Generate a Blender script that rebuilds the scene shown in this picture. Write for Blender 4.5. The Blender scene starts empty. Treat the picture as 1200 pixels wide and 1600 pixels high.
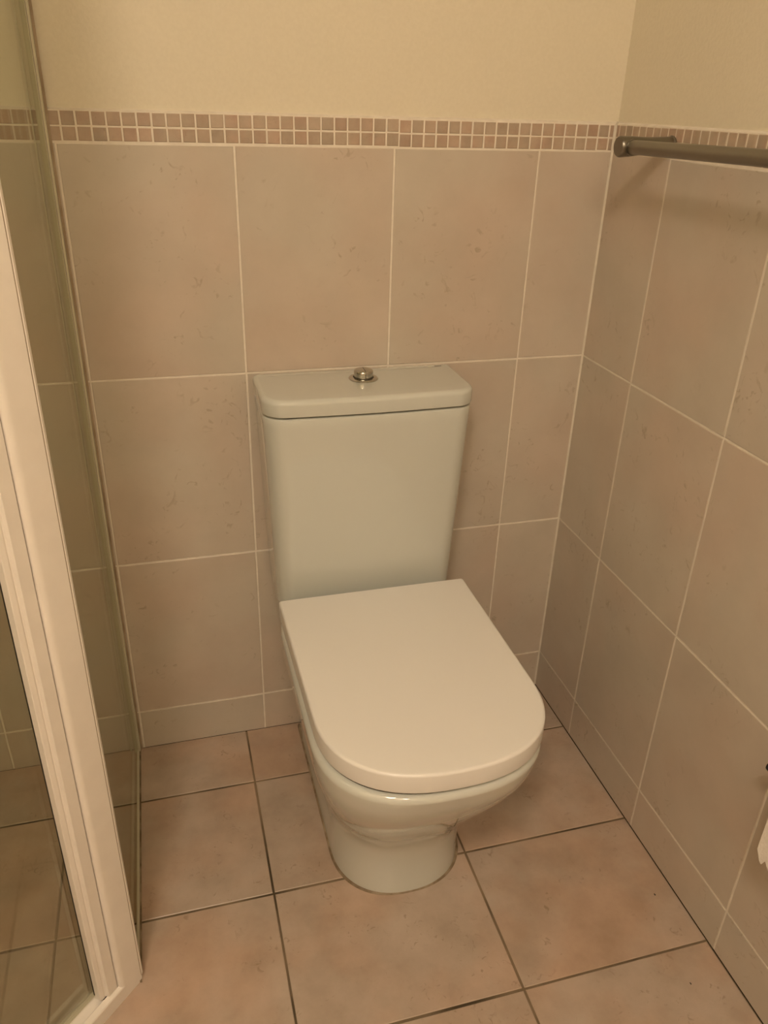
import bpy, bmesh, math, random
from mathutils import Matrix, Vector, noise

random.seed(7)
scene = bpy.context.scene
COL = scene.collection
PI = math.pi

# ------------------------------------------------------------------ camera
cam_data = bpy.data.cameras.new('camera')
cam = bpy.data.objects.new('camera', cam_data)
COL.objects.link(cam)
F_PX = 1242.533
cam_data.sensor_fit = 'AUTO'
cam_data.sensor_width = 36.0
cam_data.lens = F_PX / 1600 * 36.0
cam_data.clip_start = 0.01
CAM_LOC = Vector((-0.7662, -1.3234, 1.2124))
cam_rot = Matrix.Rotation(-0.28160, 3, 'Z') @ Matrix.Rotation(1.09250, 3, 'X') @ Matrix.Rotation(0.03130, 3, 'Z')
cam.matrix_world = Matrix.Translation(CAM_LOC) @ cam_rot.to_4x4()
scene.camera = cam

# ------------------------------------------------------------------ world, exposure
world = bpy.data.worlds.new('world')
scene.world = world
world.use_nodes = True
world.node_tree.nodes['Background'].inputs[0].default_value = (1.0, 0.72, 0.45, 1)
world.node_tree.nodes['Background'].inputs[1].default_value = 0.0
scene.view_settings.view_transform = 'Standard'
scene.view_settings.look = 'None'
scene.view_settings.exposure = 0.0
scene.view_settings.gamma = 1.0
scene.view_settings.use_curve_mapping = False

LIGHT_COL = (1.0, 0.815, 0.63)
LAMPS = [(-1.12, -1.80, 82.0, 0.15), (-0.82, -2.28, 37.0, 0.12)]       # x, y, emission of the diffuser, radius; the second is an added fill lamp
CEIL = 2.35

# ------------------------------------------------------------------ helpers
def new_obj(name, me, parent=None, mats=()):
    o = bpy.data.objects.new(name, me)
    COL.objects.link(o)
    for m in mats:
        me.materials.append(m)
    if parent is not None:
        o.parent = parent
        o.matrix_parent_inverse = Matrix.Identity(4)
        o.location = -parent_loc(parent)
    return o

def parent_loc(p):
    l = Vector(p.location)
    while p.parent is not None:
        p = p.parent
        l += Vector(p.location)
    return l

def bm_obj(name, bm, mats, parent=None, smooth=None):
    """smooth: None = flat, else auto-smooth angle in degrees"""
    bmesh.ops.recalc_face_normals(bm, faces=bm.faces[:])
    if smooth is not None:
        ang = math.radians(smooth)
        for f in bm.faces:
            f.smooth = True
        for e in bm.edges:
            if len(e.link_faces) == 2 and e.calc_face_angle(0) > ang:
                e.smooth = False
    me = bpy.data.meshes.new(name)
    bm.to_mesh(me)
    bm.free()
    if not isinstance(mats, (list, tuple)):
        mats = [mats]
    return new_obj(name, me, parent, mats)

def thing(name, label, cat, loc=(0, 0, 0), group=None):
    o = bpy.data.objects.new(name, None)
    COL.objects.link(o)
    o.empty_display_size = 0.1
    o.location = loc
    o['label'] = label
    o['category'] = cat
    if group:
        o['group'] = group
    return o

def struct(o):
    o['kind'] = 'structure'
    return o

def add_box(bm, x0, x1, y0, y1, z0, z1, mat=0):
    vs = [bm.verts.new((x, y, z)) for x in (x0, x1) for y in (y0, y1) for z in (z0, z1)]
    for q in ((0, 1, 3, 2), (4, 6, 7, 5), (0, 4, 5, 1), (2, 3, 7, 6), (0, 2, 6, 4), (1, 5, 7, 3)):
        f = bm.faces.new([vs[i] for i in q])
        f.material_index = mat

def add_prism(bm, poly, z0, z1, mat=0):
    """poly: list of xy, extruded along z"""
    a = [bm.verts.new((x, y, z0)) for x, y in poly]
    b = [bm.verts.new((x, y, z1)) for x, y in poly]
    n = len(poly)
    for i in range(n):
        j = (i + 1) % n
        bm.faces.new((a[i], a[j], b[j], b[i])).material_index = mat
    bm.faces.new(a[::-1]).material_index = mat
    bm.faces.new(b).material_index = mat

def add_tube(bm, p0, p1, r0, r1=None, n=32, rings=None, mat=0):
    """rings: list of (t along 0..1 or metres, radius); closed with caps"""
    p0 = Vector(p0); p1 = Vector(p1)
    r1 = r0 if r1 is None else r1
    d = (p1 - p0)
    L = d.length
    d.normalize()
    u = d.orthogonal().normalized()
    v = d.cross(u)
    if rings is None:
        rings = [(0, r0), (L, r1)]
    prev = None
    first = None
    for (t, r) in rings:
        ring = [bm.verts.new(p0 + d * t + (u * math.cos(2 * PI * i / n) + v * math.sin(2 * PI * i / n)) * r) for i in range(n)]
        if prev:
            for i in range(n):
                j = (i + 1) % n
                bm.faces.new((prev[i], prev[j], ring[j], ring[i])).material_index = mat
        else:
            first = ring
        prev = ring
    bm.faces.new(first[::-1]).material_index = mat
    bm.faces.new(prev).material_index = mat

def loft(bm, sections, cap0=True, cap1=True, mat=0):
    """sections: list of lists of (x,y,z), equal counts, closed loops"""
    rings = [[bm.verts.new(p) for p in s] for s in sections]
    n = len(rings[0])
    for a, b in zip(rings, rings[1:]):
        for i in range(n):
            j = (i + 1) % n
            bm.faces.new((a[i], a[j], b[j], b[i])).material_index = mat
    if cap0:
        bm.faces.new(rings[0][::-1]).material_index = mat
    if cap1:
        bm.faces.new(rings[-1]).material_index = mat

# ------------------------------------------------------------------ materials
def mat_base(name):
    m = bpy.data.materials.new(name)
    m.use_nodes = True
    nt = m.node_tree
    b = nt.nodes['Principled BSDF']
    return m, nt, b

def plain(name, col, rough=0.5, metal=0.0, coat=0.0, ior=1.5, spec=None):
    m, nt, b = mat_base(name)
    b.inputs['Base Color'].default_value = (*col, 1)
    b.inputs['Roughness'].default_value = rough
    b.inputs['Metallic'].default_value = metal
    b.inputs['Coat Weight'].default_value = coat
    b.inputs['IOR'].default_value = ior
    return m

def nd(nt, t, **kw):
    n = nt.nodes.new(t)
    for k, v in kw.items():
        setattr(n, k, v)
    return n

def ramp(nt, src, stops):
    r = nt.nodes.new('ShaderNodeValToRGB')
    el = r.color_ramp.elements
    while len(el) < len(stops):
        el.new(0.5)
    for e, (p, c) in zip(el, stops):
        e.position = p
        e.color = (*c, 1) if len(c) == 3 else c
    nt.links.new(src, r.inputs[0])
    return r

def mixrgb(nt, fac, a, b, blend='MIX'):
    n = nt.nodes.new('ShaderNodeMix')
    n.data_type = 'RGBA'
    n.blend_type = blend
    for sock, val in ((n.inputs[0], fac), (n.inputs[6], a), (n.inputs[7], b)):
        if hasattr(val, 'links'):
            nt.links.new(val, sock)
        elif isinstance(val, tuple):
            sock.default_value = (*val, 1)
        else:
            sock.default_value = val
    return n.outputs[2]

def tile_material(name, c_lo, c_hi, c_fleck, rough, scale, fleck_amt, var=0.06, tint=(1.0, 0.9, 0.85)):
    """mottled ceramic: clouds, soft tint patches, small darker flecks; a face attribute shifts each tile"""
    m, nt, b = mat_base(name)
    tc = nd(nt, 'ShaderNodeTexCoord')
    at = nd(nt, 'ShaderNodeAttribute', attribute_name='tile_value')
    # every tile has its own piece of pattern
    off = nd(nt, 'ShaderNodeVectorMath', operation='SCALE')
    off.inputs[0].default_value = (13.1, 7.7, 5.3)
    nt.links.new(at.outputs['Fac'], off.inputs['Scale'])
    add = nd(nt, 'ShaderNodeVectorMath', operation='ADD')
    nt.links.new(tc.outputs['Object'], add.inputs[0])
    nt.links.new(off.outputs[0], add.inputs[1])
    n1 = nd(nt, 'ShaderNodeTexNoise'); n1.inputs['Scale'].default_value = scale
    n1.inputs['Detail'].default_value = 6; n1.inputs['Roughness'].default_value = 0.6
    n2 = nd(nt, 'ShaderNodeTexNoise'); n2.inputs['Scale'].default_value = scale * 0.45
    n2.inputs['Detail'].default_value = 3
    n3 = nd(nt, 'ShaderNodeTexNoise'); n3.inputs['Scale'].default_value = scale * 5.5
    n3.inputs['Detail'].default_value = 4; n3.inputs['Distortion'].default_value = 1.6
    n4 = nd(nt, 'ShaderNodeTexNoise'); n4.inputs['Scale'].default_value = scale * 1.1
    for n in (n1, n2, n3, n4):
        nt.links.new(add.outputs[0], n.inputs['Vector'])
    r1 = ramp(nt, n1.outputs['Fac'], [(0.30, c_lo), (0.68, c_hi)])
    r2 = ramp(nt, n2.outputs['Fac'], [(0.40, (0, 0, 0)), (0.65, (1, 1, 1))])
    c = mixrgb(nt, r2.outputs[0], r1.outputs[0], mixrgb(nt, 1.0, r1.outputs[0], tint, 'MULTIPLY'))
    r3 = ramp(nt, n3.outputs['Fac'], [(0.605, (0, 0, 0)), (0.70, (1, 1, 1))])
    r4 = ramp(nt, n4.outputs['Fac'], [(0.50, (0, 0, 0)), (0.62, (fleck_amt,) * 3)])
    fm = nd(nt, 'ShaderNodeMath', operation='MULTIPLY')
    nt.links.new(r3.outputs[0], fm.inputs[0]); nt.links.new(r4.outputs[0], fm.inputs[1])
    c = mixrgb(nt, fm.outputs[0], c, c_fleck)
    mr = nd(nt, 'ShaderNodeMapRange')
    mr.inputs['To Min'].default_value = 1 - var; mr.inputs['To Max'].default_value = 1 + var
    nt.links.new(at.outputs['Fac'], mr.inputs['Value'])
    hs = nd(nt, 'ShaderNodeHueSaturation')
    nt.links.new(mr.outputs[0], hs.inputs['Value']); nt.links.new(c, hs.inputs['Color'])
    nt.links.new(hs.outputs[0], b.inputs['Base Color'])
    b.inputs['Roughness'].default_value = rough
    bp = nd(nt, 'ShaderNodeBump'); bp.inputs['Strength'].default_value = 0.06; bp.inputs['Distance'].default_value = 0.002
    nt.links.new(n1.outputs['Fac'], bp.inputs['Height']); nt.links.new(bp.outputs[0], b.inputs['Normal'])
    return m

def noisy(name, c0, c1, scale, rough, bump=0.0, detail=4):
    m, nt, b = mat_base(name)
    tc = nd(nt, 'ShaderNodeTexCoord')
    n = nd(nt, 'ShaderNodeTexNoise'); n.inputs['Scale'].default_value = scale; n.inputs['Detail'].default_value = detail
    nt.links.new(tc.outputs['Object'], n.inputs['Vector'])
    r = ramp(nt, n.outputs['Fac'], [(0.35, c0), (0.65, c1)])
    nt.links.new(r.outputs[0], b.inputs['Base Color'])
    b.inputs['Roughness'].default_value = rough
    if bump:
        bp = nd(nt, 'ShaderNodeBump'); bp.inputs['Strength'].default_value = bump; bp.inputs['Distance'].default_value = 0.002
        nt.links.new(n.outputs['Fac'], bp.inputs['Height']); nt.links.new(bp.outputs[0], b.inputs['Normal'])
    return m

M_WALLTILE = tile_material('wall_tile_glaze', (0.53, 0.475, 0.395), (0.59, 0.53, 0.445), (0.35, 0.28, 0.19), 0.33, 9.0, 0.55, 0.02, (1.02, 0.95, 0.93))
M_FLOORTILE = tile_material('floor_tile_glaze', (0.40, 0.32, 0.25), (0.52, 0.425, 0.345), (0.24, 0.175, 0.11), 0.36, 14.0, 0.55, 0.03, (1.05, 0.93, 0.86))
M_MOSAIC = tile_material('mosaic_glaze', (0.40, 0.32, 0.24), (0.48, 0.39, 0.30), (0.28, 0.21, 0.14), 0.5, 40.0, 0.5, 0.09, (1.04, 0.92, 0.90))
M_GROUT = noisy('wall_grout', (0.76, 0.70, 0.60), (0.83, 0.77, 0.67), 60, 0.8)
M_FLOORGROUT = noisy('floor_grout', (0.065, 0.047, 0.024), (0.27, 0.20, 0.125), 7, 0.85)
M_PAINT = noisy('cream_wall_paint', (0.74, 0.68, 0.54), (0.76, 0.70, 0.56), 180, 0.6, 0.25, 2)
M_CEIL = plain('ceiling_paint', (0.75, 0.72, 0.66), 0.8)
M_CERAMIC = plain('sanitary_ceramic', (0.61, 0.63, 0.58), 0.05, coat=0.6)
M_SEAT = plain('seat_plastic', (0.80, 0.785, 0.75), 0.28)
M_CHROME = plain('chrome', (0.52, 0.51, 0.47), 0.12, metal=1.0)
M_CHROME_DARK = plain('worn_chrome', (0.24, 0.225, 0.195), 0.30, metal=1.0)
M_DARKGAP = plain('dark_gap', (0.03, 0.022, 0.014), 0.8)
M_SEATSHADE = plain('seat_ring_shade', (0.07, 0.055, 0.04), 0.7)  # white seat ring coloured dark: the shade under the lid is painted in
M_FRAME = noisy('white_enamelled_frame', (0.80, 0.75, 0.68), (0.83, 0.78, 0.71), 30, 0.30)
M_FRAMEGROOVE = plain('frame_groove_brown', (0.30, 0.24, 0.17), 0.7)  # brown strips set in the frame grooves
M_SEAL = plain('clear_seal', (0.60, 0.56, 0.44), 0.35)
M_RUBBER = plain('black_seal', (0.02, 0.018, 0.012), 0.6)
M_SILICONE = noisy('grimy_silicone', (0.16, 0.11, 0.06), (0.34, 0.27, 0.18), 45, 0.6)
M_WALLJOINT = noisy('wall_joint_shade', (0.34, 0.26, 0.17), (0.46, 0.37, 0.26), 25, 0.6)
M_CORNER = noisy('corner_sealant', (0.66, 0.62, 0.52), (0.76, 0.70, 0.60), 30, 0.5)
M_PAPER = noisy('toilet_paper', (0.80, 0.75, 0.68), (0.86, 0.81, 0.75), 300, 0.95, 0.5)
M_CARD = plain('card_core', (0.45, 0.33, 0.20), 0.9)
M_MARK = plain('printed_mark', (0.05, 0.04, 0.03), 0.5)
M_BLACK = plain('black_plastic', (0.012, 0.011, 0.010), 0.4)
M_WHITEPLASTIC = plain('white_plastic', (0.8, 0.78, 0.74), 0.4)

def glass_material():
    m, nt, b = mat_base('tinted_safety_glass')
    nt.nodes.remove(b)
    out = nt.nodes['Material Output']
    tr = nd(nt, 'ShaderNodeBsdfTransparent'); tr.inputs[0].default_value = (0.88, 0.887, 0.838, 1)   # per surface
    gl = nd(nt, 'ShaderNodeBsdfGlossy'); gl.inputs['Roughness'].default_value = 0.02
    gl.inputs[0].default_value = (1, 1, 1, 1)
    fr = nd(nt, 'ShaderNodeFresnel'); fr.inputs[0].default_value = 1.5
    # the Fresnel node sees the slab from inside on the second surface: use facing-symmetric layer weight instead
    lw = nd(nt, 'ShaderNodeLayerWeight'); lw.inputs[0].default_value = 0.18
    mp = nd(nt, 'ShaderNodeMath', operation='MULTIPLY'); mp.inputs[1].default_value = 0.30
    nt.links.new(lw.outputs['Fresnel'], mp.inputs[0])
    mx = nd(nt, 'ShaderNodeMixShader')
    nt.nodes.remove(fr)
    nt.links.new(mp.outputs[0], mx.inputs[0])
    nt.links.new(tr.outputs[0], mx.inputs[1]); nt.links.new(gl.outputs[0], mx.inputs[2])
    nt.links.new(mx.outputs[0], out.inputs['Surface'])
    return m
M_GLASS = glass_material()

def lamp_material(strength):
    m, nt, b = mat_base('lamp_diffuser')
    b.inputs['Base Color'].default_value = (0.8, 0.8, 0.8, 1)
    b.inputs['Emission Color'].default_value = (*LIGHT_COL, 1)
    b.inputs['Emission Strength'].default_value = strength
    return m

# ------------------------------------------------------------------ tiled surfaces
def spans(lines, gap):
    return [(a + gap / 2, b - gap / 2) for a, b in zip(lines, lines[1:])]

class Tiled:
    """tiles on one plane; frame maps (u, v, h) to world, h = height towards the room"""
    def __init__(self, frame):
        self.bm = bmesh.new()
        self.lay = self.bm.faces.layers.float.new('tile_value')
        self.frame = frame
    def quad(self, pts, mat, val=0.5):
        f = self.bm.faces.new([self.bm.verts.new(self.frame(*p)) for p in pts])
        f.material_index = mat
        f[self.lay] = val
    def plane(self, u0, u1, v0, v1, h, mat, val=0.5):
        self.quad([(u0, v0, h), (u1, v0, h), (u1, v1, h), (u0, v1, h)], mat, val)
    def tile(self, u0, u1, v0, v1, h0, h1, mat, val=None, c=0.0009):
        val = random.random() if val is None else val
        if u1 - u0 < 3 * c or v1 - v0 < 3 * c:
            return
        bm = self.bm
        bot = [bm.verts.new(self.frame(u, v, h0)) for u, v in ((u0, v0), (u1, v0), (u1, v1), (u0, v1))]
        mid = [bm.verts.new(self.frame(u, v, h1 - c * 0.7)) for u, v in ((u0, v0), (u1, v0), (u1, v1), (u0, v1))]
        top = [bm.verts.new(self.frame(u, v, h1)) for u, v in ((u0 + c, v0 + c), (u1 - c, v0 + c), (u1 - c, v1 - c), (u0 + c, v1 - c))]
        fs = [bm.faces.new(top)]
        for a, b in ((bot, mid), (mid, top)):
            for i in range(4):
                j = (i + 1) % 4
                fs.append(bm.faces.new((a[i], a[j], b[j], b[i])))
        for f in fs:
            f.material_index = mat
            f[self.lay] = val
    def finish(self, name, mats):
        me = bpy.data.meshes.new(name)
        bmesh.ops.recalc_face_normals(self.bm, faces=self.bm.faces[:])
        self.bm.to_mesh(me)
        self.bm.free()
        return struct(new_obj(name, me, None, mats))

ZR = [0.0, 0.095, 0.442, 0.792, 1.1455]         # wall tile courses (the first is a cut skirting course)
ZM0, ZM1 = 1.1465, 1.1868                       # mosaic band
XLEFT = -1.80
YFRONT = -2.45
BACK_X = [0.0, -0.1345, -0.384, -0.635, -0.8865, -1.138, -1.390, -1.641, XLEFT]
RIGHT_Y = [0.0, -0.172, -0.426, -0.682, -0.936, -1.190, -1.444, -1.698, -1.952, -2.206, YFRONT]
FLOOR_X = [0.0, -0.327, -0.6755, -1.0265, -1.377, -1.728, XLEFT]
FLOOR_Y = [0.0, -0.147, -0.406, -0.665, -0.924, -1.183, -1.442, -1.701, -1.960, -2.219, YFRONT]
WALLMATS = [M_WALLTILE, M_GROUT, M_MOSAIC, M_PAINT, M_CORNER]
TH = 0.007                                      # tile thickness, the painted wall is set back by it

def mosaic(t, a0, a1, breaks, pitch=0.0203, g=0.0026, pitch2=0.02078):
    """two courses of small squares from a0 down to a1; breaks = [(coordinate, dz)] sheet offsets"""
    h = (ZM1 - ZM0 - g * 0.5) / 2
    for q, (s, e, dz, pit) in enumerate(breaks):
        x = s
        e = a1 if e is None else e
        first = (q == 0)
        while x > e + 0.003:
            nx = max(a0 if first else x - pit, e)
            if abs(nx - e) < 0.004:
                nx = e
            first = False
            for k in range(2):
                z0 = ZM0 + k * (h + g * 0.25) + dz + g * 0.4
                j = lambda: random.uniform(-0.0003, 0.0003)
                t.tile(nx + g / 2 + j(), x - g / 2 + j(), z0 + j(), z0 + h - g * 0.7 + j(), -TH, -0.0001, 2, c=0.0008)
            x = nx

def build_wall(name, lines, frame, mosaic_start, breaks, corner0=True):
    t = Tiled(frame)
    ls = lines
    # grout bed
    t.plane(ls[-1], ls[0], 0, ZM1 + 0.0006, -0.0009, 1)
    t.quad([(ls[-1], ZM1 + 0.0006, -0.0009), (ls[0], ZM1 + 0.0006, -0.0009), (ls[0], ZM1 + 0.003, -TH), (ls[-1], ZM1 + 0.003, -TH)], 1)
    g = 0.0031
    for i in range(len(ls) - 1):
        for k in range(len(ZR) - 1):
            j = lambda: random.uniform(-0.0004, 0.0004)
            z0 = ZR[k] + (g / 2 if k else 0)
            t.tile(ls[i + 1] + g / 2 + j(), ls[i] - g / 2 + j(), z0 + j(), ZR[k + 1] - g / 2 + j(), -TH, 0, 0)
    mosaic(t, mosaic_start, ls[-1] , breaks)
    # paint above
    t.plane(ls[-1] - 0.02, ls[0] + TH, ZM1 + 0.002, CEIL, -TH, 3)
    if corner0:
        t.quad([(-0.008, ZM1 + 0.0004, -0.0005), (TH, ZM1 + 0.0004, -TH - 0.0004), (TH, ZM1 + 0.004, -TH - 0.0004), (-0.008, ZM1 + 0.004, -TH + 0.0005)], 1)
    if corner0:      # sealant strip across the internal corner
        w = 0.0028
        t.quad([(-w, 0, 0.0002), (0.0, 0, w), (0.0, ZM1, w), (-w, ZM1, 0.0002)], 4)
    return t.finish(name, WALLMATS)

build_wall('wall_back', BACK_X, lambda u, v, h: (u, -h, v), -0.0110,
           [(-0.0022, -0.3776, -0.0006, 0.02037), (-0.3776, None, 0.0006, 0.02078)])
build_wall('wall_right', RIGHT_Y, lambda u, v, h: (-h, u, v), -0.0119,
           [(-0.0022, -0.1537, 0.0, 0.02026), (-0.1537, None, 0.0004, 0.0203)])
build_wall('wall_left', RIGHT_Y, lambda u, v, h: (XLEFT + h, u, v), -0.012,
           [(-0.0022, None, 0.0, 0.0203)], False)

fl = Tiled(lambda u, v, h: (u, v, h))
fl.plane(XLEFT, 0.0, YFRONT, 0.0, -0.0012, 1)
for (x1, x0) in zip(FLOOR_X, FLOOR_X[1:]):
    for (y1, y0) in zip(FLOOR_Y, FLOOR_Y[1:]):
        g = 0.0040
        j = lambda: random.uniform(-0.0004, 0.0004)
        fl.tile(x0 + g / 2 + j(), x1 - (g / 2 if x1 < -0.01 else 0.0015) + j(), y0 + g / 2 + j(), y1 - (g / 2 if y1 < -0.01 else -0.0006) + (j() if y1 < -0.01 else 0), -0.008, 0, 0, c=0.0011)
fl.finish('floor', [M_FLOORTILE, M_FLOORGROUT])

bm = bmesh.new(); add_box(bm, XLEFT - 0.02, TH, YFRONT - 0.02, TH, CEIL, CEIL + 0.05)
struct(bm_obj('ceiling', bm, M_CEIL))
bm = bmesh.new(); add_box(bm, XLEFT - 0.02, TH, YFRONT - 0.06, YFRONT, 0, CEIL)
struct(bm_obj('wall_front', bm, M_PAINT))

# ------------------------------------------------------------------ ceiling lamp and an added fill lamp
for k, (lx, ly, em, rad) in enumerate(LAMPS):
    lamp = thing('ceiling_or_fill_light', ('large round ceiling lamp with a warm white dome, left above the viewer', 'added unseen fill lamp with a smaller warm white dome, behind the viewer')[k], 'ceiling light', (lx, ly, CEIL))
    bm = bmesh.new()
    add_tube(bm, (lx, ly, CEIL), (lx, ly, CEIL - 0.03), rad + 0.02, n=48,
             rings=[(0, rad + 0.02), (0.022, rad + 0.02), (0.03, rad + 0.012), (0.03, rad)])
    bm_obj('lamp_base', bm, M_WHITEPLASTIC, lamp, 30)
    bm = bmesh.new()
    add_tube(bm, (lx, ly, CEIL - 0.030), (lx, ly, CEIL - 0.05), rad, n=32, rings=[(0.0005, rad)] + [(0.0005 + 0.085 * math.sin(PI / 2 * q / 8), max(rad * math.cos(PI / 2 * q / 8), 0.004)) for q in range(1, 9)])
    bm_obj('diffuser', bm, lamp_material(em), lamp, 40)

# ------------------------------------------------------------------ toilet
CX = -0.4475
NCAP = 40

def dshape(w, yb, yf, L, e, z, rb=0.012, cx=CX):
    """closed outline: flat back at yb with small corner radius, straight sides, superelliptic front reaching yf"""
    pts = []
    yc = yf + L
    # right side start (back right corner), go front, round to left, back
    m = 5
    for i in range(m + 1):
        a = PI / 2 * i / m
        pts.append((cx + w - rb + rb * math.sin(a), yb - rb + rb * math.cos(a), z))
    for i in range(1, 7):
        t = i / 7
        pts.append((cx + w, (yb - rb) * (1 - t) + yc * t, z))
    for i in range(NCAP + 1):
        a = PI * i / NCAP
        c, s = math.cos(a), math.sin(a)
        pts.append((cx + w * math.copysign(abs(c) ** (2 / e), c), yc - L * abs(s) ** (2 / e), z))
    for i in range(1, 7):
        t = i / 7
        pts.append((cx - w, yc * (1 - t) + (yb - rb) * t, z))
    for i in range(m + 1):
        a = PI / 2 * i / m
        pts.append((cx - w + rb - rb * math.cos(a), yb - rb + rb * math.sin(a), z))
    return pts

def interp(tab, z):
    """smooth (Catmull-Rom) table lookup; rows (z, a, b, c...)"""
    for i in range(len(tab) - 1):
        if tab[i][0] <= z <= tab[i + 1][0] + 1e-9:
            p1, p2 = tab[i], tab[i + 1]
            p0 = tab[i - 1] if i else p1
            p3 = tab[i + 2] if i + 2 < len(tab) else p2
            t = (z - p1[0]) / (p2[0] - p1[0])
            out = []
            for k in range(1, len(p1)):
                m1 = (p2[k] - p0[k]) / max(p2[0] - p0[0], 1e-6) * (p2[0] - p1[0])
                m2 = (p3[k] - p1[k]) / max(p3[0] - p1[0], 1e-6) * (p2[0] - p1[0])
                out.append((2 * t**3 - 3 * t**2 + 1) * p1[k] + (t**3 - 2 * t**2 + t) * m1 + (-2 * t**3 + 3 * t**2) * p2[k] + (t**3 - t**2) * m2)
            return out
    return list(tab[-1][1:])

toilet = thing('toilet', 'cream white close coupled toilet with its lid closed, standing against the tiled wall', 'toilet', (CX, -0.25, 0))

# pan: (z, half width, front y, cap length, exponent)
PAN = [(0.000, 0.1160, -0.4590, 0.122, 2.30),
       (0.050, 0.1148, -0.4585, 0.122, 2.30),
       (0.085, 0.1148, -0.4620, 0.123, 2.28),
       (0.120, 0.1168, -0.4700, 0.126, 2.28),
       (0.160, 0.1235, -0.4870, 0.132, 2.45),
       (0.200, 0.1345, -0.5115, 0.138, 2.65),
       (0.250, 0.1480, -0.5445, 0.145, 2.78),
       (0.300, 0.1600, -0.5760, 0.151, 2.78),
       (0.350, 0.1692, -0.6040, 0.156, 2.65),
       (0.386, 0.1722, -0.6165, 0.156, 2.50)]
def taper(sec, z):
    # the pan is a little narrower under the cistern than at the seat
    k = min(1, max(0, (z - 0.24) / 0.12))
    out = []
    for x, y, zz in sec:
        t = min(1, max(0, (y + 0.175) / 0.06))
        t = t * t * (3 - 2 * t)
        out.append((CX + (x - CX) * (1 - 0.085 * k * t), y, zz))
    return out
secs = []
nz = 46
for i in range(nz + 1):
    z = 0.384 * i / nz
    w, yf, L, e = interp(PAN, z)
    secs.append(taper(dshape(w, -0.001, yf, L, e, z), z))
for (z, dw) in ((0.3870, 0.0000), (0.3900, -0.0010), (0.3925, -0.0026), (0.3946, -0.0050), (0.3959, -0.0085), (0.3964, -0.0130), (0.3964, -0.032)):
    secs.append(taper(dshape(0.1722 + dw, -0.001, -0.6165 - dw, 0.156 + dw * 0.6, 2.48, z), z))
bm = bmesh.new()
loft(bm, secs)
bm_obj('pan', bm, M_CERAMIC, toilet, 50)

# thin grimy line of silicone where the pan meets the floor
bm = bmesh.new()
loft(bm, [dshape(0.1190, -0.0005, -0.4610, 0.121, 2.35, 0.0001), dshape(0.1185, -0.0005, -0.4605, 0.121, 2.35, 0.0012), dshape(0.1160, -0.0005, -0.4580, 0.120, 2.35, 0.0028)])
o = bm_obj('silicone_line', bm, M_SILICONE, toilet, 50)
o['label'] = 'thin dark brown line of sealant around the foot of the pan'

# cistern body
def rrect(w, yb, yf, rf, z, rb=0.006, cx=CX, bow=0.0):
    pts = []
    m = 12
    for (sx, yy, r, a0) in ((1, yb, rb, 0), (1, yf, rf, 1), (-1, yf, rf, 2), (-1, yb, rb, 3)):
        for i in range(m + 1):
            a = PI / 2 * (1 - a0) - PI / 2 * i / m
            px = cx + sx * (w - r) + r * math.cos(a)
            py = (yy - r if a0 in (0, 3) else yy + r) + r * math.sin(a)
            pts.append((px, py, z))
        if a0 == 1 and bow:
            for i in range(1, 8):
                t = i / 8
                pts.append((cx + (w - rf) * (1 - 2 * t), yf - bow * math.sin(PI * t), z))
    return pts

secs = []
for i in range(25):
    t = i / 24
    z = 0.3964 + (0.7560 - 0.3964) * t
    secs.append(rrect(0.1630 + 0.0138 * t, -0.004, -0.1300 - 0.0165 * t, 0.030 + 0.004 * t, z, bow=0.004))
for z, d in ((0.7574, 0.0007), (0.7584, 0.0022), (0.7589, 0.0045), (0.7590, 0.009)):
    secs.append(rrect(0.1768 - d, -0.004, -0.1465 + d, 0.034 - d * 0.5, z, bow=0.004))
bm = bmesh.new(); loft(bm, secs)
bm_obj('cistern', bm, M_CERAMIC, toilet, 50)

# cistern lid with a soft rolled edge and a slightly crowned top
secs = []
LW, LF = 0.1785, -0.1495
secs.append(rrect(LW - 0.008, -0.003, LF + 0.008, 0.030, 0.7620, bow=0.004))
secs.append(rrect(LW - 0.002, -0.003, LF + 0.002, 0.034, 0.7622, bow=0.004))
secs.append(rrect(LW - 0.0004, -0.003, LF + 0.0004, 0.036, 0.7632, bow=0.004))
secs.append(rrect(LW, -0.003, LF, 0.036, 0.7650, bow=0.004))
ztop, rr = 0.7905, 0.0085
for i in range(9):
    a = PI / 2 * i / 8
    d = rr * (1 - math.cos(a))
    secs.append(rrect(LW - d, -0.003 - d * 0.25, LF + d, 0.036 - d * 0.6, ztop - rr + rr * math.sin(a), bow=0.004))
for k in (0.02, 0.045, 0.07):
    secs.append(rrect(LW - rr - k, -0.006 - k * 0.9, LF + rr + k * 0.9, 0.0275 - k * 0.35, ztop + 0.0003, bow=0.004 * (1 - k * 12)))
bm = bmesh.new(); loft(bm, secs)
clid = bm_obj('cistern_lid', bm, M_CERAMIC, toilet, 40)

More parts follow.
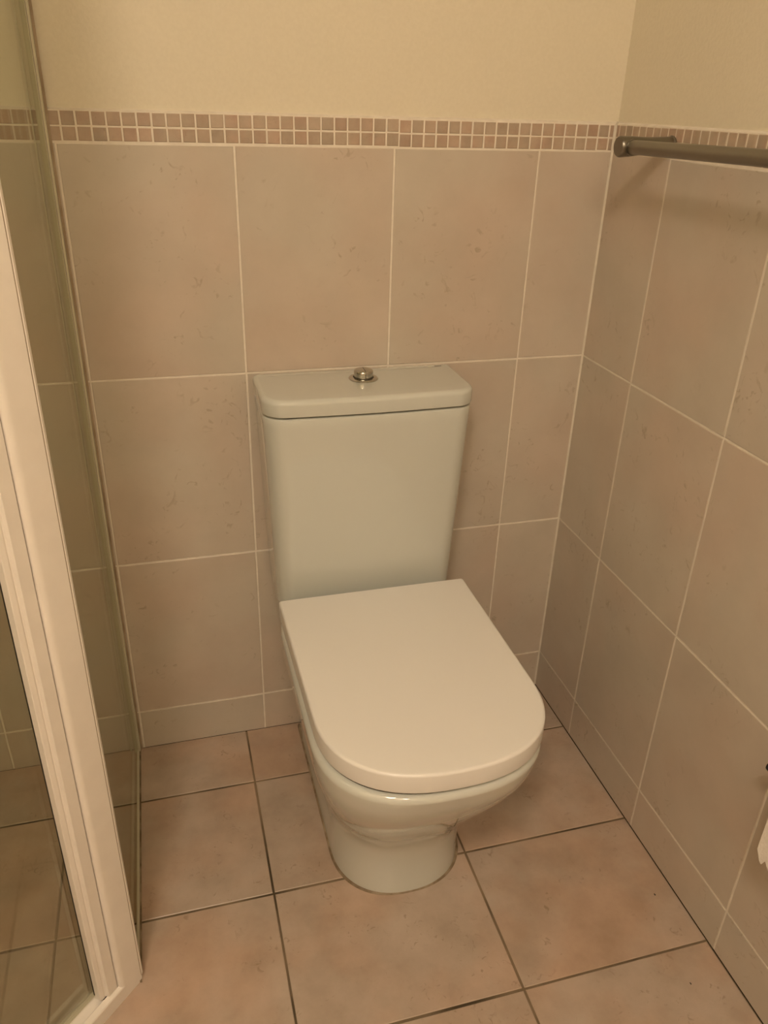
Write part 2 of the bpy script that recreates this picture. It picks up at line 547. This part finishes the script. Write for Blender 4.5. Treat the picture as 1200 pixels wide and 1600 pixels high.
bx, by = -0.4445, -0.0600
bm = bmesh.new()
add_tube(bm, (bx, by, 0.7902), (bx, by, 0.80), 0.024, n=56,
         rings=[(0, 0.0245), (0.0016, 0.0250), (0.0028, 0.0240), (0.0036, 0.0215), (0.0036, 0.0178), (0.0010, 0.0176)])
bm_obj('button_collar', bm, M_CHROME, clid, 40)
bm = bmesh.new()          # gap ring under the button
add_tube(bm, (bx, by, 0.7915), (bx, by, 0.795), 0.0165, n=40, rings=[(0, 0.0166), (0.0030, 0.0166)])
bm_obj('button_shaft', bm, M_DARKGAP, clid, 40)
for side in (-1, 1):      # the two halves of the dual flush push button
    bm = bmesh.new()
    R = 0.0162
    prof = [(0.0, R * 0.98), (0.0080, R), (0.0105, R * 0.975), (0.0122, R * 0.90), (0.0132, R * 0.75), (0.0138, R * 0.5), (0.0140, R * 0.2)]
    rings = []
    for (h, r) in prof:
        ring = []
        g = 0.00035
        for i in range(25):
            a = -PI / 2 + PI * i / 24
            ring.append((bx + side * (max(r * math.cos(a), 0) + g), by + r * math.sin(a), 0.7942 + h))
        rings.append(ring)
    loft(bm, rings)
    bm_obj('flush_button', bm, M_CHROME, clid, 40)

# small dark maker's mark on the back right of the lid
bm = bmesh.new()
for (x0, x1, hgt) in ((-0.3010, -0.2995, 0.0042), (-0.2990, -0.2960, 0.0026), (-0.2955, -0.2930, 0.0026), (-0.2920, -0.2890, 0.0026)):
    y0 = -0.0145
    add_box(bm, x0, x1, y0, y0 + hgt * 0.9, 0.7900, 0.7909)
o = bm_obj('printed_mark', bm, M_MARK, clid)
o['label'] = 'tiny dark mark printed near the back edge'

# seat ring (mostly hidden) and lid
SW, SB, SF = 0.1700, -0.1690, -0.6165
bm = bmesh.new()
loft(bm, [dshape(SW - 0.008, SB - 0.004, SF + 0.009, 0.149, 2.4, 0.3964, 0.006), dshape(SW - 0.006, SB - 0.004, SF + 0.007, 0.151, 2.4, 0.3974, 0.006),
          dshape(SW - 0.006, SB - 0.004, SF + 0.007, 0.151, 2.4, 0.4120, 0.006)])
o = bm_obj('seat', bm, M_SEATSHADE, toilet, 40)
o['label'] = 'seat ring coloured dark for the shadow under the closed lid'

def lid_sec(d, z, skew=0.004):
    pts = dshape(SW - d, SB - min(d, 0.003), SF + d, 0.152 - d * 0.3, 2.4, z, max(0.004 - d * 0.3, 0.0015))
    return [(x + skew * min(1, max(0, (SB - y) / 0.45)), y, zz) for x, y, zz in pts]
secs = [lid_sec(0.004, 0.4040), lid_sec(0.001, 0.4042), lid_sec(0.0003, 0.4050), lid_sec(0.0, 0.4065)]
zt, rr = 0.4365, 0.0045
for i in range(8):
    a = PI / 2 * i / 7
    secs.append(lid_sec(rr * (1 - math.cos(a)), zt - rr + rr * math.sin(a)))
secs.append(lid_sec(0.012, zt + 0.0002)); secs.append(lid_sec(0.03, zt + 0.0004))
bm = bmesh.new(); loft(bm, secs)
o = bm_obj('seat_lid', bm, M_SEAT, toilet, 40)
o['label'] = 'matt white closed seat lid with rounded front'
for s in (-1, 1):
    bm = bmesh.new()
    add_tube(bm, (CX + s * 0.085, -0.160, 0.3964), (CX + s * 0.085, -0.160, 0.42), 0.011, n=24, rings=[(0, 0.011), (0.014, 0.011), (0.017, 0.008)])
    bm_obj('hinge', bm, M_CHROME, toilet, 40)

# ------------------------------------------------------------------ shower enclosure
r2 = math.sqrt(0.5)
def P(s, n):
    """diagonal door plane: s along it away from the corner post, n into the shower"""
    return (-0.893 - r2 * s - r2 * n, -0.505 - r2 * s + r2 * n)
ETOP = 1.90
shower = thing('shower_enclosure', 'corner shower enclosure with tinted glass and a white framed angled door, left of the toilet', 'shower', (-0.893, -0.505, 0))

DOORW = 0.575
# fixed side glass, standing on the floor and running back to the wall
bm = bmesh.new(); add_box(bm, -0.9035, -0.8985, -0.500, -0.0117, 0.004, ETOP)
o = bm_obj('side_glass', bm, M_GLASS, shower); o['label'] = 'fixed tinted glass side panel'
# slim profile at the wall: thin ribs, and a joint coloured brown for the shadow line
bm = bmesh.new()
add_box(bm, -0.9050, -0.8975, -0.0115, -0.0003, 0.0, ETOP)
add_box(bm, -0.8970, -0.8938, -0.0105, -0.0003, 0.0, ETOP)
add_box(bm, -0.9140, -0.9120, -0.0040, -0.0003, 0.0, ETOP)
bm_obj('wall_seal', bm, M_SEAL, shower)
bm = bmesh.new()
add_box(bm, -0.8936, -0.8902, -0.0012, -0.0003, 0.0, ETOP)
bm_obj('wall_joint', bm, M_WALLJOINT, shower)
# bottom seal of the side glass
bm = bmesh.new(); add_box(bm, -0.9010, -0.8965, -0.502, -0.004, 0.0002, 0.0075)
bm_obj('bottom_seal', bm, M_SEAL, shower)
bm = bmesh.new(); add_box(bm, -0.8965, -0.8935, -0.510, -0.004, 0.0002, 0.0028)
bm_obj('floor_joint', bm, M_SILICONE, shower)

def arc(c, r, a0, a1, m=6):
    return [(c[0] + r * math.cos(math.radians(a0 + (a1 - a0) * i / m)), c[1] + r * math.sin(math.radians(a0 + (a1 - a0) * i / m))) for i in range(m + 1)]

# corner post: flat outer face, rolled edge towards the door, lip towards the side glass
prof = [(0.0005, 0.0), (0.030, 0.0)] + [(0.030 + 0.0085 * math.sin(a), 0.0085 * (1 - math.cos(a)) * 0.8) for a in [PI / 2 * i / 8 for i in range(1, 9)]]
prof += [(0.0385, 0.034), (-0.004, 0.034), (-0.010, 0.014), (-0.0065, 0.0075), (-0.0035, 0.0040), (-0.0012, 0.0018)]
post_prof = [P(s, n) for s, n in prof]
bm = bmesh.new(); add_prism(bm, post_prof, 0.0, ETOP + 0.02)
o = bm_obj('corner_post', bm, M_FRAME, shower, 25)
# narrow glazing bead beside the post
bm = bmesh.new(); add_prism(bm, [P(-0.0040, 0.0012), P(-0.0008, -0.0004), P(0.0006, 0.0004), P(-0.0010, 0.006), P(-0.0050, 0.006)], 0.012, ETOP)
bm_obj('glazing_bead', bm, M_FRAME, shower, 25)
bm = bmesh.new(); add_prism(bm, [P(0.0006, -0.0003), P(0.0014, -0.0003), P(0.0014, 0.002), P(0.0006, 0.002)], 0.012, ETOP)
bm_obj('bead_groove', bm, M_FRAMEGROOVE, shower)

# angled door: stiles, bottom and top rail, glass
def stile_prof(f):
    pr = [(0.0400, 0.0065), (0.0405, 0.0060), (0.0558, 0.0060)]
    pr += [(0.0565, 0.0072), (0.0575, 0.0100), (0.0592, 0.0112), (0.0604, 0.0106), (0.0612, 0.0104), (0.0665, 0.0115), (0.0672, 0.0125), (0.0672, 0.0222), (0.0560, 0.0222), (0.0560, 0.0340), (0.0400, 0.0340)]
    return [P(f(s), n) for s, n in pr]
bm = bmesh.new(); add_prism(bm, stile_prof(lambda s: s), 0.030, ETOP - 0.005)
stile = bm_obj('door_stile', bm, M_FRAME, shower, 25)
bm = bmesh.new(); add_prism(bm, [P(0.0384, 0.0095), P(0.0401, 0.0095), P(0.0401, 0.030), P(0.0384, 0.030)], 0.026, ETOP - 0.005)
bm_obj('door_groove', bm, M_FRAMEGROOVE, shower)
bm = bmesh.new(); add_prism(bm, [P(0.0664, 0.0224), P(0.0680, 0.0224), P(0.0680, 0.0236), P(0.0664, 0.0236)], 0.036, ETOP - 0.03)
bm_obj('glass_gasket', bm, M_RUBBER, shower)
SL = DOORW - 0.072
bm = bmesh.new(); add_prism(bm, stile_prof(lambda s: DOORW - s), 0.030, ETOP - 0.005)
bm_obj('door_stile', bm, M_FRAME, shower, 25)
bm = bmesh.new(); add_prism(bm, [P(0.0570, 0.0238), P(SL + 0.010, 0.0238), P(SL + 0.010, 0.0294), P(0.0570, 0.0294)], 0.032, ETOP - 0.03)
o = bm_obj('door_glass', bm, M_GLASS, shower); o['label'] = 'tinted glass pane of the angled door'
bm = bmesh.new(); add_prism(bm, [P(DOORW - 0.0005, 0.0), P(DOORW - 0.0385, 0.0), P(DOORW - 0.0385, 0.034), P(DOORW + 0.004, 0.034), P(DOORW + 0.010, 0.014)], 0.0, ETOP + 0.02)
bm_obj('corner_post', bm, M_FRAME, shower, 25)

def rail(name, zprof, s0, s1, mat, parent):
    """extrude an (n, z) section along the door plane"""
    bm = bmesh.new()
    a = [bm.verts.new((*P(s0, n), z)) for n, z in zprof]
    b = [bm.verts.new((*P(s1, n), z)) for n, z in zprof]
    k = len(zprof)
    for i in range(k):
        j = (i + 1) % k
        bm.faces.new((a[i], a[j], b[j], b[i]))
    bm.faces.new(a[::-1]); bm.faces.new(b)
    return bm_obj(name, bm, mat, parent, 25)
rail('bottom_rail', [(0.0, 0.0), (0.0, 0.0255), (0.0012, 0.0275), (0.0090, 0.0300), (0.0098, 0.0290), (0.0100, 0.0215), (0.0120, 0.0210), (0.0310, 0.0275), (0.0340, 0.0270), (0.0345, 0.0)],
     0.0305, DOORW - 0.0305, M_FRAME, shower)
rail('rail_seal', [(0.0346, 0.0), (0.0346, 0.024), (0.0360, 0.026), (0.0430, 0.020), (0.0440, 0.0)], 0.034, DOORW - 0.034, M_SEAL, shower)
rail('top_rail', [(0.0, ETOP - 0.02), (0.0, ETOP + 0.018), (0.034, ETOP + 0.018), (0.034, ETOP - 0.02)], 0.0385, DOORW - 0.0385, M_FRAME, shower)
# little dark drain notches where stile and rail meet
bm = bmesh.new()
add_prism(bm, [P(0.0388, 0.0068), P(0.0440, 0.0068), P(0.0440, 0.0100), P(0.0388, 0.0100)], 0.022, 0.0300)
add_prism(bm, [P(0.0560, 0.0108), P(0.0610, 0.0108), P(0.0610, 0.0150), P(0.0560, 0.0150)], 0.021, 0.0300)
bm_obj('drain_notch', bm, M_DARKGAP, shower)

# the return panel of the enclosure towards the left wall
ex, ey = P(DOORW + 0.002, 0.003)
bm = bmesh.new(); add_box(bm, XLEFT + 0.004, ex - 0.003, ey - 0.002, ey + 0.004, 0.004, ETOP)
bm_obj('return_glass', bm, M_GLASS, shower)
bm = bmesh.new(); add_box(bm, -0.908, -0.892, -0.505, -0.004, ETOP, ETOP + 0.02)
bm_obj('side_top_trim', bm, M_FRAME, shower)

# ------------------------------------------------------------------ towel rail
RY, RZ, RX = -0.1690, 1.1600, -0.0740
tr = thing('towel_rail', 'dull chrome towel rail on the right wall, just below the mosaic band', 'towel rail', (0, RY, RZ))
def bracket(y, RZ=RZ):
    bm = bmesh.new()
    add_tube(bm, (0.0, y, RZ + 0.004), (-0.090, y, RZ), 0.011, n=36,
             rings=[(0.0, 0.0125), (0.002, 0.0130), (0.0035, 0.0115), (0.03, 0.0115), (0.052, 0.0124), (0.070, 0.0140), (0.0860, 0.0146), (0.0885, 0.0142), (0.0900, 0.0128)])
    return bm_obj('bracket', bm, M_CHROME_DARK, tr, 35)
bracket(RY)
bracket(RY - 0.62, RZ + 0.009)
bm = bmesh.new()
add_tube(bm, (RX, RY + 0.004, RZ), (RX, RY - 0.624, RZ + 0.009), 0.0098, n=36)
o = bm_obj('bar', bm, M_CHROME_DARK, tr, 35)
bm = bmesh.new()
add_tube(bm, (RX, RY - 0.0155, RZ), (RX, RY - 0.0125, RZ), 0.0112, n=30)
bm_obj('collar', bm, M_CHROME_DARK, tr, 35)

# ------------------------------------------------------------------ toilet roll on its holder (edge of the frame)
AX, AZ = -0.052, 0.452
hold = thing('toilet_roll_holder', 'toilet roll holder with black bar end on the right wall, at the photo edge', 'toilet roll holder', (0, -0.875, AZ))
bm = bmesh.new()
add_tube(bm, (AX, -0.716, AZ), (AX, -0.880, AZ), 0.006, n=24, rings=[(0, 0.004), (0.002, 0.006), (0.162, 0.006), (0.164, 0.005)])
bm_obj('bar', bm, M_CHROME, hold, 40)
bm = bmesh.new()
add_tube(bm, (AX, -0.7165, AZ), (AX, -0.726, AZ), 0.009, n=24, rings=[(0, 0.006), (0.0015, 0.0085), (0.008, 0.0085), (0.0095, 0.007)])
o = bm_obj('end_cap', bm, M_BLACK, hold, 40); o['label'] = 'black end cap'
bm = bmesh.new()
add_tube(bm, (-0.0002, -0.875, AZ), (AX - 0.004, -0.875, AZ), 0.009, n=24, rings=[(0, 0.022), (0.004, 0.022), (0.006, 0.009), (0.056, 0.009)])
bm_obj('wall_bracket', bm, M_CHROME, hold, 40)

roll = thing('toilet_roll', 'nearly finished white toilet roll with a loose sheet hanging down, lower right edge of photo', 'toilet roll', (AX, -0.807, AZ - 0.02))
bm = bmesh.new()
y0, y1 = -0.757, -0.857
n = 40
def ringp(r, y):
    return [(AX + r * math.cos(2 * PI * i / n), y, AZ + r * math.sin(2 * PI * i / n)) for i in range(n)]
loft(bm, [ringp(0.0185, y0), ringp(0.0215, y0), ringp(0.0215, y1), ringp(0.0185, y1), ringp(0.0185, y0)], False, False)
bm_obj('paper_layers', bm, M_PAPER, roll, 40)
bm = bmesh.new()
loft(bm, [ringp(0.0165, y0 + 0.001), ringp(0.0184, y0 + 0.001), ringp(0.0184, y1 - 0.001), ringp(0.0165, y1 - 0.001), ringp(0.0165, y0 + 0.001)], False, False)
bm_obj('card_core', bm, M_CARD, roll, 40)
# loose sheet, a thin curved piece of paper with a torn lower edge
bm = bmesh.new()
NU, NV = 24, 16
front, back = [], []
for i in range(NU + 1):
    y = y0 + (y1 - y0) * i / NU
    torn = 0.004 * math.sin(i * 1.9) + 0.003 * math.sin(i * 0.7 + 1) - (0.007 if 1 <= i <= 3 else 0) + (0.004 if i == 0 else 0)
    zb = 0.340 + torn
    rf, rb = [], []
    for k in range(NV + 1):
        t = k / NV
        z = AZ * (1 - t) + zb * t
        x = AX - 0.0220 + 0.004 * math.sin(t * 3.0) * math.sin(i * 0.35) * t
        rf.append(bm.verts.new((x, y, z)))
        rb.append(bm.verts.new((x + 0.0005, y, z)))
    front.append(rf); back.append(rb)
for i in range(NU):
    for k in range(NV):
        bm.faces.new((front[i][k], front[i + 1][k], front[i + 1][k + 1], front[i][k + 1]))
        bm.faces.new((back[i][k], back[i][k + 1], back[i + 1][k + 1], back[i + 1][k]))
for i in range(NU):
    for k in (0, NV):
        bm.faces.new((front[i][k], back[i][k], back[i + 1][k], front[i + 1][k]))
for i in (0, NU):
    for k in range(NV):
        bm.faces.new((front[i][k], front[i][k + 1], back[i][k + 1], back[i][k]))
bm_obj('loose_sheet', bm, M_PAPER, roll, 60)

# ------------------------------------------------------------------ two specks of dirt on the floor
def speck(x, y, r, label):
    bm = bmesh.new()
    bmesh.ops.create_icosphere(bm, subdivisions=1, radius=r, matrix=Matrix.Translation((x, y, r * 0.45)) @ Matrix.Diagonal((1.0, 1.6, 0.5, 1)))
    for v in bm.verts:
        v.co += Vector((random.uniform(-.2, .2), random.uniform(-.2, .2), 0)) * r
        v.co.z = max(v.co.z, 0.0001)
    o = bm_obj('dirt_speck', bm, M_MARK)
    o['label'] = label; o['category'] = 'dirt'
speck(-0.0372, -0.5692, 0.0015, 'tiny black speck on the floor tile right of the toilet, close to the skirting')
speck(-0.0700, -0.7224, 0.0013, 'tiny dark speck on the frontmost right floor tile, below the long grout line')
